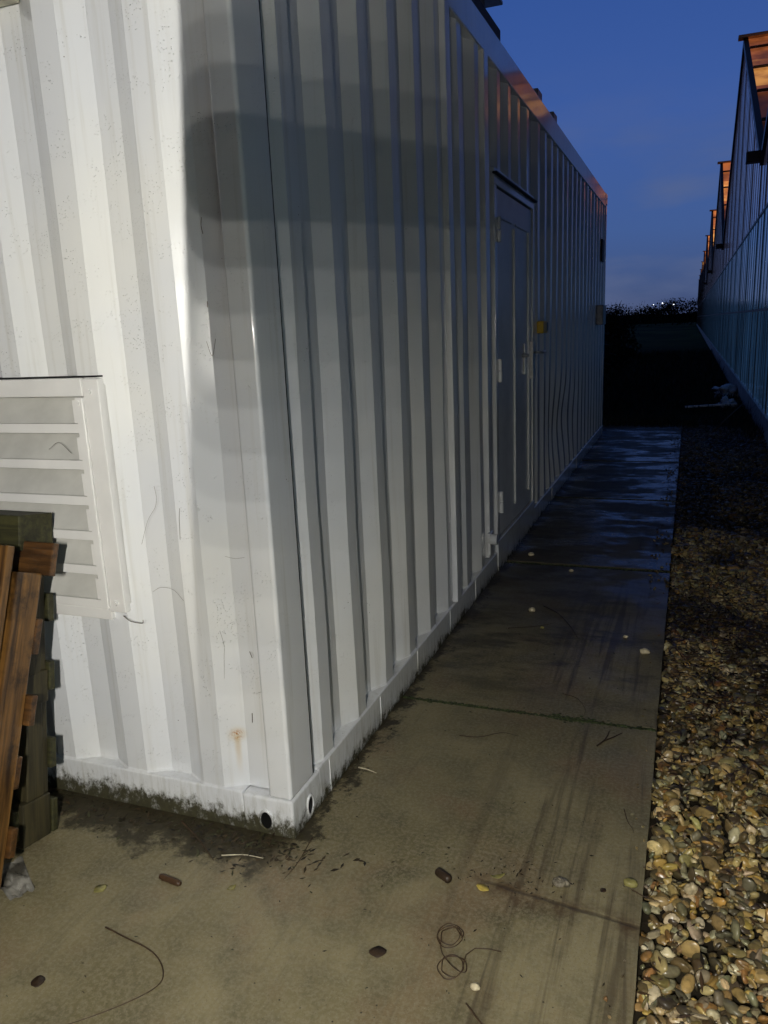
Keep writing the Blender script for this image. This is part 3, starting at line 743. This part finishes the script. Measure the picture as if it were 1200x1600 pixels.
leafy('tree', (-2.69, 179.4, -.075), 12.6, 5.42, 9.2, 'tallest rounded dark tree on the horizon, middle of the gap', 6, 'tree', 2600, 2)
leafy('tree', (2.37, 184.0, -.075), 8.0, 3.81, 9.2, 'small dark tree on the horizon touching the greenhouse', 7, 'tree', 1800, 2)
leafy('tree', (-6.83, 197.8, -.075), 11.5, 4.28, 9.2, 'dark tree on the horizon left of the tallest one', 8, 'tree', 2000, 3)
leafy('tree', (-17.41, 207.0, -.075), 20.7, 5.19, 11.5, 'broad dark tree on the horizon next to the container edge', 9, 'tree', 2600, 4)
# a long low ridge of scrub closing the field
V = []; F = []
for i in range(161):
    x = -200 + i * 2.5; h = 2.7 + .5 * noise.noise(Vector((x * .11, 0, 0))) + .3 * noise.noise(Vector((x * .5, 3, 0)))
    V += [(x, 258, -.1), (x, 259, h), (x, 266, h * .9), (x, 270, -.1)]
for i in range(160):
    for k in range(3): F.append((i * 4 + k, i * 4 + k + 1, i * 4 + k + 5, i * 4 + k + 4))
tag(link('far_wood', mesh_of(V, F), BUSH), 'far-off dark band of woodland closing the field', 'woodland', kind='stuff')
for k, (x, y, z, lb, r) in enumerate(((-5.9, 95, 2.35, 'distant white lamp lowest and leftmost of the horizon lights', .10), (-3.1, 96, 3.0, 'faint distant lamp left of the brightest pair', .08), (-2.15, 96, 3.1, 'brightest distant white lamp above the dark scrub', .16), (-.95, 96, 2.95, 'tall narrow distant white lamp right of the brightest one', .13), (-1.5, 97, 2.7, 'small low distant lamp between the brighter two', .07))):
    x, y, z, r = 1.01 + (x - 1.01) * 2.3, y * 2.3, 1.42 + (z - 1.42) * 2.3, r * 1.25
    t = thing('street_lamp', lb, 'street lamp', (x, y, -.075), group='lights on the horizon')
    MB().cyl((0, 0, 0), (0, 0, z - r), .04, 8).build('pole', GHFRAME, t)
    b = bmesh.new(); bmesh.ops.create_icosphere(b, subdivisions=2, radius=r)
    for v in b.verts: v.co.z *= 1.4 if k == 3 else .8
    b.transform(Matrix.Translation((0, 0, z))); me = bpy.data.meshes.new('lamp'); b.to_mesh(me); b.free(); link('lamp_head', me, FARLAMP, t, True)

# ------------------------------------------------------------------ pallets
def pallet(name, label, x_edge, y0, lean, Wd, mats, front):
    """x_edge: right end; stands on its long side at y0 (far foot edge), leaning back by `lean`.
       local: X along length (0 = right end, negative leftwards), Y across thickness (0 far .. -T near), Z up the width"""
    mx, mz = mats
    t = thing(name, label, 'pallet', (x_edge, y0, 0), (lean, 0, 0), 'wooden pallets leaning on the container')
    def bd(nm, m, *a):
        j = lambda s=.003: random.uniform(-s, s)
        x0, x1, y0_, y1_, z0, z1 = a
        o = MB().box(x0 + j(), x1, y0_ + j(.001), y1_ + j(.001), z0 + j(), z1 + j(), bev=.003, seg=2).build(nm, m, t); return o
    Ln = 1.18
    if front:
        zs = [(.855, .945), (.64, .735), (.45, .53), (.275, .36), (.105, .18)]
        ex = [.0, -.022, -.006, -.03, -.012]
        for (a, b), e in zip(zs, ex): bd('deck_board', mx, -Ln, e, -.022, 0, a, b)
        for x in (-.062, -.60, -1.14): bd('stringer', mz, x - .020, x + .038, -.112, -.0235, .03 if x > -.1 else .0, .855 if x > -.1 else .94)
        bd('edge_board', mz, -.125, -.030, -.152, -.1245, .30, .925)
        bd('edge_board', mz, -.245, -.150, -.150, -.1245, .02, .935)
        bd('edge_board', mz, -.40, -.30, -.150, -.1245, .02, .935)
        bd('block', mx, -.15, -.012, -.155, -.114, .30, .42); bd('block', mx, -.14, -.02, -.150, -.114, .16, .27); bd('block', mx, -.14, -.01, -.152, -.114, .0, .09)
        bd('foot_board', mx, -Ln, -.03, -.165, -.154, .0, .06)
    else:
        zs = [(.64, .72), (.43, .52), (.20, .285), (.0, .10)]
        for (a, b) in zs: bd('deck_board', mx, -Ln, random.uniform(-.004, 0), -.022, 0, a, b)
        bd('top_beam', mx, -Ln, .0, -.125, -.001, .855, .958)
        bd('stringer', mz, -.10, -.014, -.045, -.0235, .125, .853)
        bd('side_board', mz, -.06, -.008, -.108, -.0465, .125, .853)
        for z in (.0, .40): bd('block', mz, -.14, -.006, -.128, -.0235, z, z + (.123 if z == 0 else .10))
        for x in (-.65, -1.15):
            bd('block', mz, x, x + .1, -.122, -.0235, .0, .124); bd('block', mz, x, x + .1, -.122, -.0235, .40, .5)
        for a in (.02, .44, .74): bd('bottom_board', mx, -Ln, -.02, -.15, -.1285, a, a + .09)
    for z in (.88, .68, .31):
        MB().cyl((-.075, -.150 if front else -.126, z), (-.075, -.1535 if front else -.1292, z), .0035, 10).build('nail', NAIL, t)
    return t
pallet('wooden_pallet', 'dark mossy pallet standing upright against the louvre, behind the brown one', -.706, -.175, -math.atan(.160), .96, (MOSSY_X, MOSSY_Z), False)
pallet('wooden_pallet', 'wet orange-brown pallet leaning on the mossy pallet at the left edge', -.600, -.452, -math.atan(.375), .96, (WOOD_X, WOOD_Z), True)

# ------------------------------------------------------------------ litter on the path, one by one
def crumple(name, loc, sx, sy, label, cat, mat, seed, h=.03, rz=0):
    b = bmesh.new(); bmesh.ops.create_grid(b, x_segments=22, y_segments=16, size=1)
    for v in b.verts:
        p = v.co.copy(); hh = abs(noise.noise(p * 1.3 + Vector((seed, 0, 0)))) * 1.0 + abs(noise.noise(Vector((p.x * 1.5, p.y * 6, seed)))) * .35
        ed = 1 + .12 * noise.noise(Vector((p.y * 3, seed, 0)))
        v.co = Vector((p.x * sx * ed, p.y * sy * (1 - .25 * p.x), .003 + hh * h))
    me = bpy.data.meshes.new(name); b.to_mesh(me); b.free(); o = link(name, me, mat, None, False); o.location = loc; o.rotation_euler.z = rz
    m = o.modifiers.new('s', 'SOLIDIFY'); m.thickness = .0008
    return tag(o, label, cat)
crumple('plastic_wrapper', (-.655, -.40, 0), .085, .040, 'crumpled grey plastic wrapper on the concrete by the pallets', 'wrapper', PLASTIC, 4, .014, R(-28))
def leaf(name, loc, l, w, rz, label, mat, cat='leaf', curl=.3):
    V = []; F = []; n = 10
    for i in range(n + 1):
        t = i / n; ww = w * math.sin(math.pi * min(.97, max(.03, t))) ** .7 * (1 + .2 * noise.noise(Vector((t * 6, loc[0] * 9, 0))))
        z = .002 + curl * l * (t - .5) ** 2
        V += [((t - .5) * l, -ww, z + ww * .5 * curl), ((t - .5) * l, 0, z), ((t - .5) * l, ww, z + ww * .6 * curl)]
    for i in range(n):
        for k in range(2): F.append((i * 3 + k, i * 3 + k + 3, i * 3 + k + 4, i * 3 + k + 1))
    o = link(name, mesh_of(V, F), mat, None, True); o.location = loc; o.rotation_euler.z = rz
    m = o.modifiers.new('s', 'SOLIDIFY'); m.thickness = .0012; m.offset = 1
    return tag(o, label, cat)
leaf('leaf', (.387, -.327, 0), .042, .017, .3, 'curled dark brown leaf alone on the near concrete slab', DEADLEAF)
leaf('leaf', (.568, -.040, 0), .036, .012, -.3, 'glossy yellow leaf among crumbs on the path', YLEAF)
leaf('leaf', (.596, .012, .0), .040, .007, .55, 'thin pale-rimmed rolled leaf beside the yellow leaf', GREENSTONE, curl=.9)
leaf('leaf', (.862, .045, 0), .018, .008, 1, 'tiny black leaf scrap between snail shell and olive stone', DEADLEAF)
leaf('leaf', (-.40, -.352, 0), .036, .016, 1.2, 'flat olive leaf near the plastic wrapper', GREENSTONE, curl=.05)
leaf('leaf', (-.324, -.650, 0), .034, .016, 2.2, 'dark leaf pressed flat at the lower left of the concrete', DEADLEAF, curl=.05)
leaf('leaf', (-.06, -.244, 0), .028, .008, 1.1, 'small upright curled olive leaf in front of the container corner', GREENSTONE, curl=.8)
def capsule(name, a, b, r, mat, label, cat):
    p, q = Vector(a), Vector(b); pts = [p + (q - p) * t for t in (0, .06, .15, .5, .85, .94, 1)]; rs = (.5, .85, 1, 1.04, 1, .85, .5)
    V = []; F = []; n = 14; d = (q - p).normalized(); u = d.cross(Vector((0, 0, 1))).normalized(); w = d.cross(u)
    for c, k in zip(pts, rs):
        for i in range(n):
            t = 2 * math.pi * i / n; V.append(c + (u * math.cos(t) + w * math.sin(t)) * r * k * (1 + .08 * noise.noise(c * 80 + Vector((i, 0, 0)))))
    for j in range(6):
        for i in range(n): F.append((j * n + i, j * n + (i + 1) % n, (j + 1) * n + (i + 1) % n, (j + 1) * n + i))
    F += [tuple(range(n))[::-1], tuple(6 * n + i for i in range(n))]
    return tag(link(name, mesh_of(V, F), mat, None, True), label, cat)
capsule('cigar_stub', (-.272, -.265, .008), (-.198, -.276, .008), .0085, CORK, 'brown cylindrical stub on the concrete before the container', 'stub')
capsule('dropping', (.437, -.020, .010), (.482, -.046, .010), .0115, DEADLEAF, 'blunt dark dropping lying on the concrete left of the yellow leaf', 'dropping')
def stone(loc, r, mat, label, seed): return lumpy('pebble', mat, (loc[0], loc[1], r * .5), (r, r * .8, r * .6), label, 'pebble', seed, 3, .25, 'stray pebbles on the path')
stone((.881, 1.618), .021, PALESTONE, 'largest pale stray pebble near the path edge', 1)
stone((.79, 1.78), .011, PALESTONE, 'small pale pebble just beyond the largest stray pebble', 2)
stone((.315, 2.018), .018, PALESTONE, 'pale stray pebble in the middle of the second slab', 3)
stone((.405, 1.80), .010, GREENSTONE, 'small olive pebble near the middle of the second slab', 4)
stone((.416, 2.728), .013, PALESTONE, 'pale pebble just before the second dark joint', 5)
stone((.13, 3.0), .020, PALESTONE, 'pale pebble close to the foot of the container door', 6)
stone((.926, .088), .017, GREENSTONE, 'glossy olive pebble by the path edge', 7)
stone((.628, -.353), .011, PALESTONE, 'bright pale pebble near the wire tangle', 8)
stone((.97, -.12), .007, PALESTONE, 'tiny white pebble on the rim of the near slab', 9)
# snail shell: spiral tube
V = []
pts = []
for i in range(60):
    a = i * .22; rr = .016 * (1 - i / 66); pts.append((.755 + rr * math.cos(a), .031 + rr * .8 * math.sin(a), .008 + .010 * i / 60))
o = tube('snail_shell', pts, .0095, SHELL, None, 10); tag(o, 'glossy grey snail shell on the path right of the yellow leaf', 'snail shell')
# stems and wires
def stem(name, c, r, mat, label, cat): return tag(tube(name, smooth_path([(x, y, z) for x, y, z in c], 30), r, mat), label, cat)
stem('stem', [(-.29, -.462, .003), (-.22, -.475, .003), (-.15, -.487, .004), (-.10, -.505, .003), (-.060, -.540, .004), (-.052, -.575, .003), (-.085, -.63, .003), (-.15, -.70, .003), (-.21, -.75, .003)], .0022, TWIG, 'long curved dry stem at the bottom of the photo', 'stem')
stem('twig', [(.770, .765, .003), (.787, .80, .004), (.797, .84, .004), (.80, .875, .006)], .0035, DEADLEAF, 'forked black twig just before the mossy joint', 'twig')
stem('twig', [(.787, .80, .004), (.82, .84, .005), (.845, .87, .008)], .0028, DEADLEAF, 'side prong of the forked black twig', 'twig')
stem('straw', [(.035, .40, .004), (.07, .395, .005), (.105, .385, .004)], .0022, STRAW, 'short shiny white straw at the foot of the container side', 'straw')
stem('stem', [(.30, .70, .003), (.37, .71, .003), (.44, .76, .004), (.50, .755, .003)], .0018, TWIG, 'thin wavy dark stem lying before the mossy joint', 'stem')
stem('stem', [(.60, 1.13, .003), (.66, 1.10, .004), (.70, 1.02, .004), (.70, .96, .006)], .0016, TWIG, 'hair-thin stem curling over the mossy joint', 'stem')
stem('twig', [(-.36, -.04, .01), (-.27, -.09, .006), (-.17, -.16, .004)], .0028, TWIG, 'straight brown twig in the dirt before the container end', 'twig')
stem('straw', [(-.16, -.135, .004), (-.10, -.115, .005), (-.04, -.11, .004)], .0020, STRAW, 'pale wet straw in the dirt near the corner casting', 'straw')
stem('stem', [(.885, .42, .003), (.90, .36, .003), (.915, .33, .003), (.92, .31, .003)], .0016, TWIG, 'short dark stem near the path edge above the olive pebble', 'stem')
stem('stem', [(.93, .07, .003), (.97, .055, .003), (.985, .10, .003), (.99, .15, .002)], .0016, TWIG, 'looped thin stem hanging over the path edge', 'stem')
stem('stem', [(.05, .02, .003), (.06, -.10, .003), (.055, -.17, .003)], .0014, TWIG, 'thin upright stem right of the container corner', 'stem')
stem('stem', [(.62, -.40, .003), (.68, -.45, .004), (.76, -.47, .003)], .0022, TWIG, 'dark stem at the bottom edge beside the gravel', 'stem')
stem('twig', [(.36, 2.1, .004), (.45, 2.0, .006), (.53, 1.85, .004), (.58, 1.72, .004)], .0030, DEADLEAF, 'dark branched twig in the middle of the second slab', 'twig')
stem('twig', [(.25, 1.75, .004), (.36, 1.80, .004), (.44, 1.86, .004)], .0022, DEADLEAF, 'thin twig left of the branched twig on the second slab', 'twig')
w = []
for i in range(150):
    t = i / 149; a = t * 5 * 2 * math.pi
    cx, cy = (.535, -.225) if t < .55 else (.565, -.318)
    if .5 < t < .6: k = (t - .5) / .1; cx, cy = .535 + .03 * k, -.225 - .093 * k
    r = .029 + .006 * math.sin(t * 23)
    w.append((cx + r * math.cos(a) * .95 + .003 * noise.noise(Vector((i * .3, 0, 0))), cy + r * math.sin(a) * 1.1, .003 + .004 * (.5 + .5 * math.sin(i * .7))))
w += [(.585, -.27, .004), (.60, -.245, .004), (.63, -.238, .005), (.66, -.235, .003)]
tag(tube('wire_tangle', w, .0013, WIRE, None, 6, False), 'tangled rusty loops of thin wire on the near slab', 'wire')

# ------------------------------------------------------------------ camera
f_, yaw, pitch, roll, cx, cy, cz = 1226.6, R(21.422), R(-13.003), R(-2.515), 1.0133, -1.7585, 1.422
fwd = Vector((-math.sin(yaw) * math.cos(pitch), math.cos(yaw) * math.cos(pitch), math.sin(pitch)))
right = Vector((math.cos(yaw), math.sin(yaw), 0)); up = right.cross(fwd)
r_ = math.cos(roll) * right + math.sin(roll) * up; u_ = -math.sin(roll) * right + math.cos(roll) * up
Mc = Matrix((r_, u_, -fwd)).transposed().to_4x4(); Mc.translation = (cx, cy, cz)
cam = bpy.data.cameras.new('camera'); co = bpy.data.objects.new('camera', cam); COL.objects.link(co); co.matrix_world = Mc
cam.sensor_width = 36; cam.lens = f_ / 1600 * 36; cam.clip_end = 3000; cam.clip_start = .02
sc.camera = co

# ------------------------------------------------------------------ hand torch (row of LEDs) behind the photographer and the tablet that shades it
NL = 14; sp_ = .0102; OX = -.21; BA = .28; AA = .10; CU = .0
TW = 235.0
base = Mc.translation.copy()
def cp(r, u, w): return base + r_ * r + u_ * u + fwd * w
# heights: lamp i at u = U0 + i*sp ; tablet spans u e0..e1 at -AA
Dp = 1.87; t_ = (Dp + BA) / (BA - AA)
def Yu(px): return (800 - px) / f_ * Dp
# lowest lamp (i=0): lower shadow edge at 345 ; top lamp: upper edge at 195 (u = L + t(e-L))
U0 = -(NL - 1) * sp_ / 2
e0 = U0 + (Yu(345) - U0) / t_
UT = U0 + (NL - 1) * sp_
e1 = UT + (Yu(195) - UT) / t_
xe = OX + ((285 - 600) / f_ * Dp - OX) / t_
print('tablet', e0, e1, xe, 'step px', sp_ * (t_ - 1) / Dp * f_)
lamp = thing('led_torch', 'row of white LEDs held behind the photographer lighting the container', 'torch')
lamp.matrix_world = Mc @ Matrix.Translation((OX, U0 + (NL - 1) * sp_ / 2, BA + .012))
MB().box(-.012, .012, -.09, .09, .0, .02, bev=.004).build('housing', BLACKPL, lamp)
for i in range(NL):
    ld = bpy.data.lights.new('led', 'POINT'); ld.energy = TW / NL; ld.shadow_soft_size = .0008; ld.color = (1, .955, .86)
    lo = bpy.data.objects.new('led', ld); COL.objects.link(lo); lo.location = cp(OX, U0 + i * sp_, -BA)
tb = MB()
x1t = OX + (.85) * (BA - AA)
b = bmesh.new()
rc = .0068; pts = []
for (sx, sy) in ((1, 1), (-1, 1), (-1, -1), (1, -1)):
    ccx = (x1t - rc) if sx > 0 else (xe + rc); ccy = (e1 - rc) if sy > 0 else (e0 + rc)
    a0 = {(1, 1): 0, (-1, 1): 90, (-1, -1): 180, (1, -1): 270}[(sx, sy)]
    for k in range(9): a = R(a0 + k * 11.25); pts.append((ccx + rc * math.cos(a), ccy + rc * math.sin(a)))
vs = [b.verts.new((x, y, 0)) for x, y in pts]; f = b.faces.new(vs); r = bmesh.ops.extrude_face_region(b, geom=[f])
bmesh.ops.translate(b, vec=(0, 0, .006), verts=[v for v in r['geom'] if isinstance(v, bmesh.types.BMVert)])
tab = tb.add(b).build('tablet', BLACKPL); tab.matrix_world = Mc @ Matrix.Translation((0, 0, AA))
tag(tab, 'dark tablet held behind the camera, casting the rounded shadow on the container', 'tablet')

# ------------------------------------------------------------------ world: dusk sky
wd = bpy.data.worlds.new('World'); sc.world = wd; wd.use_nodes = True; nt = wd.node_tree; nt.nodes.clear()
def wn(t, **k):
    n = nt.nodes.new(t)
    for a, v in k.items(): setattr(n, a, v)
    return n
out = wn('ShaderNodeOutputWorld'); bg = wn('ShaderNodeBackground'); nt.links.new(bg.outputs[0], out.inputs[0])
tc = wn('ShaderNodeTexCoord'); sx_ = wn('ShaderNodeSeparateXYZ'); nt.links.new(tc.outputs['Generated'], sx_.inputs[0])
cr = wn('ShaderNodeValToRGB'); nt.links.new(sx_.outputs[2], cr.inputs[0])
E_ = cr.color_ramp.elements
stops = [(0, (.045, .062, .150)), (.03, (.060, .096, .222)), (.10, (.058, .118, .318)), (.22, (.050, .115, .370)), (.42, (.027, .083, .320)), (.6, (.012, .026, .080)), (1, (.005, .010, .028))]
while len(E_) < len(stops): E_.new(.5)
for e, (p, c) in zip(E_, stops): e.position = p; e.color = (*c, 1)
nz = wn('ShaderNodeTexNoise'); mp = wn('ShaderNodeMapping'); mp.inputs['Scale'].default_value = (3, 3, 9); nt.links.new(tc.outputs['Generated'], mp.inputs[0]); nt.links.new(mp.outputs[0], nz.inputs[0])
nz.inputs['Scale'].default_value = 2.2; nz.inputs['Detail'].default_value = 6
mr = wn('ShaderNodeMapRange'); nt.links.new(nz.outputs[0], mr.inputs[0]); mr.inputs[1].default_value = .5; mr.inputs[2].default_value = .80
mr2 = wn('ShaderNodeMapRange'); nt.links.new(sx_.outputs[2], mr2.inputs[0]); mr2.inputs[1].default_value = .28; mr2.inputs[2].default_value = .04
mm = wn('ShaderNodeMath', operation='MULTIPLY'); nt.links.new(mr.outputs[0], mm.inputs[0]); nt.links.new(mr2.outputs[0], mm.inputs[1])
mx = wn('ShaderNodeMix', data_type='RGBA'); nt.links.new(mm.outputs[0], mx.inputs[0]); nt.links.new(cr.outputs[0], mx.inputs[6]); mx.inputs[7].default_value = (.110, .145, .270, 1)
gy = wn('ShaderNodeMapRange', interpolation_type='SMOOTHSTEP'); nt.links.new(sx_.outputs[1], gy.inputs[0]); gy.inputs[1].default_value = .05; gy.inputs[2].default_value = -.8
gz = wn('ShaderNodeMapRange', interpolation_type='SMOOTHSTEP'); nt.links.new(sx_.outputs[2], gz.inputs[0]); gz.inputs[1].default_value = .65; gz.inputs[2].default_value = .05
gm_ = wn('ShaderNodeMath', operation='MULTIPLY'); nt.links.new(gy.outputs[0], gm_.inputs[0]); nt.links.new(gz.outputs[0], gm_.inputs[1])
m2_ = wn('ShaderNodeMix', data_type='RGBA'); nt.links.new(gm_.outputs[0], m2_.inputs[0]); nt.links.new(mx.outputs[2], m2_.inputs[6]); m2_.inputs[7].default_value = (.22, .20, .19, 1)
ga = wn('ShaderNodeMapRange', interpolation_type='SMOOTHSTEP'); nt.links.new(sx_.outputs[1], ga.inputs[0]); ga.inputs[1].default_value = .15; ga.inputs[2].default_value = .75; ga.inputs[3].default_value = .24; ga.inputs[4].default_value = .92
nt.links.new(m2_.outputs[2], bg.inputs[0]); nt.links.new(ga.outputs[0], bg.inputs[1])

sc.view_settings.view_transform = 'Standard'; sc.view_settings.look = 'None'; sc.view_settings.exposure = 0; sc.view_settings.gamma = 1
sc.cycles.max_bounces = 6
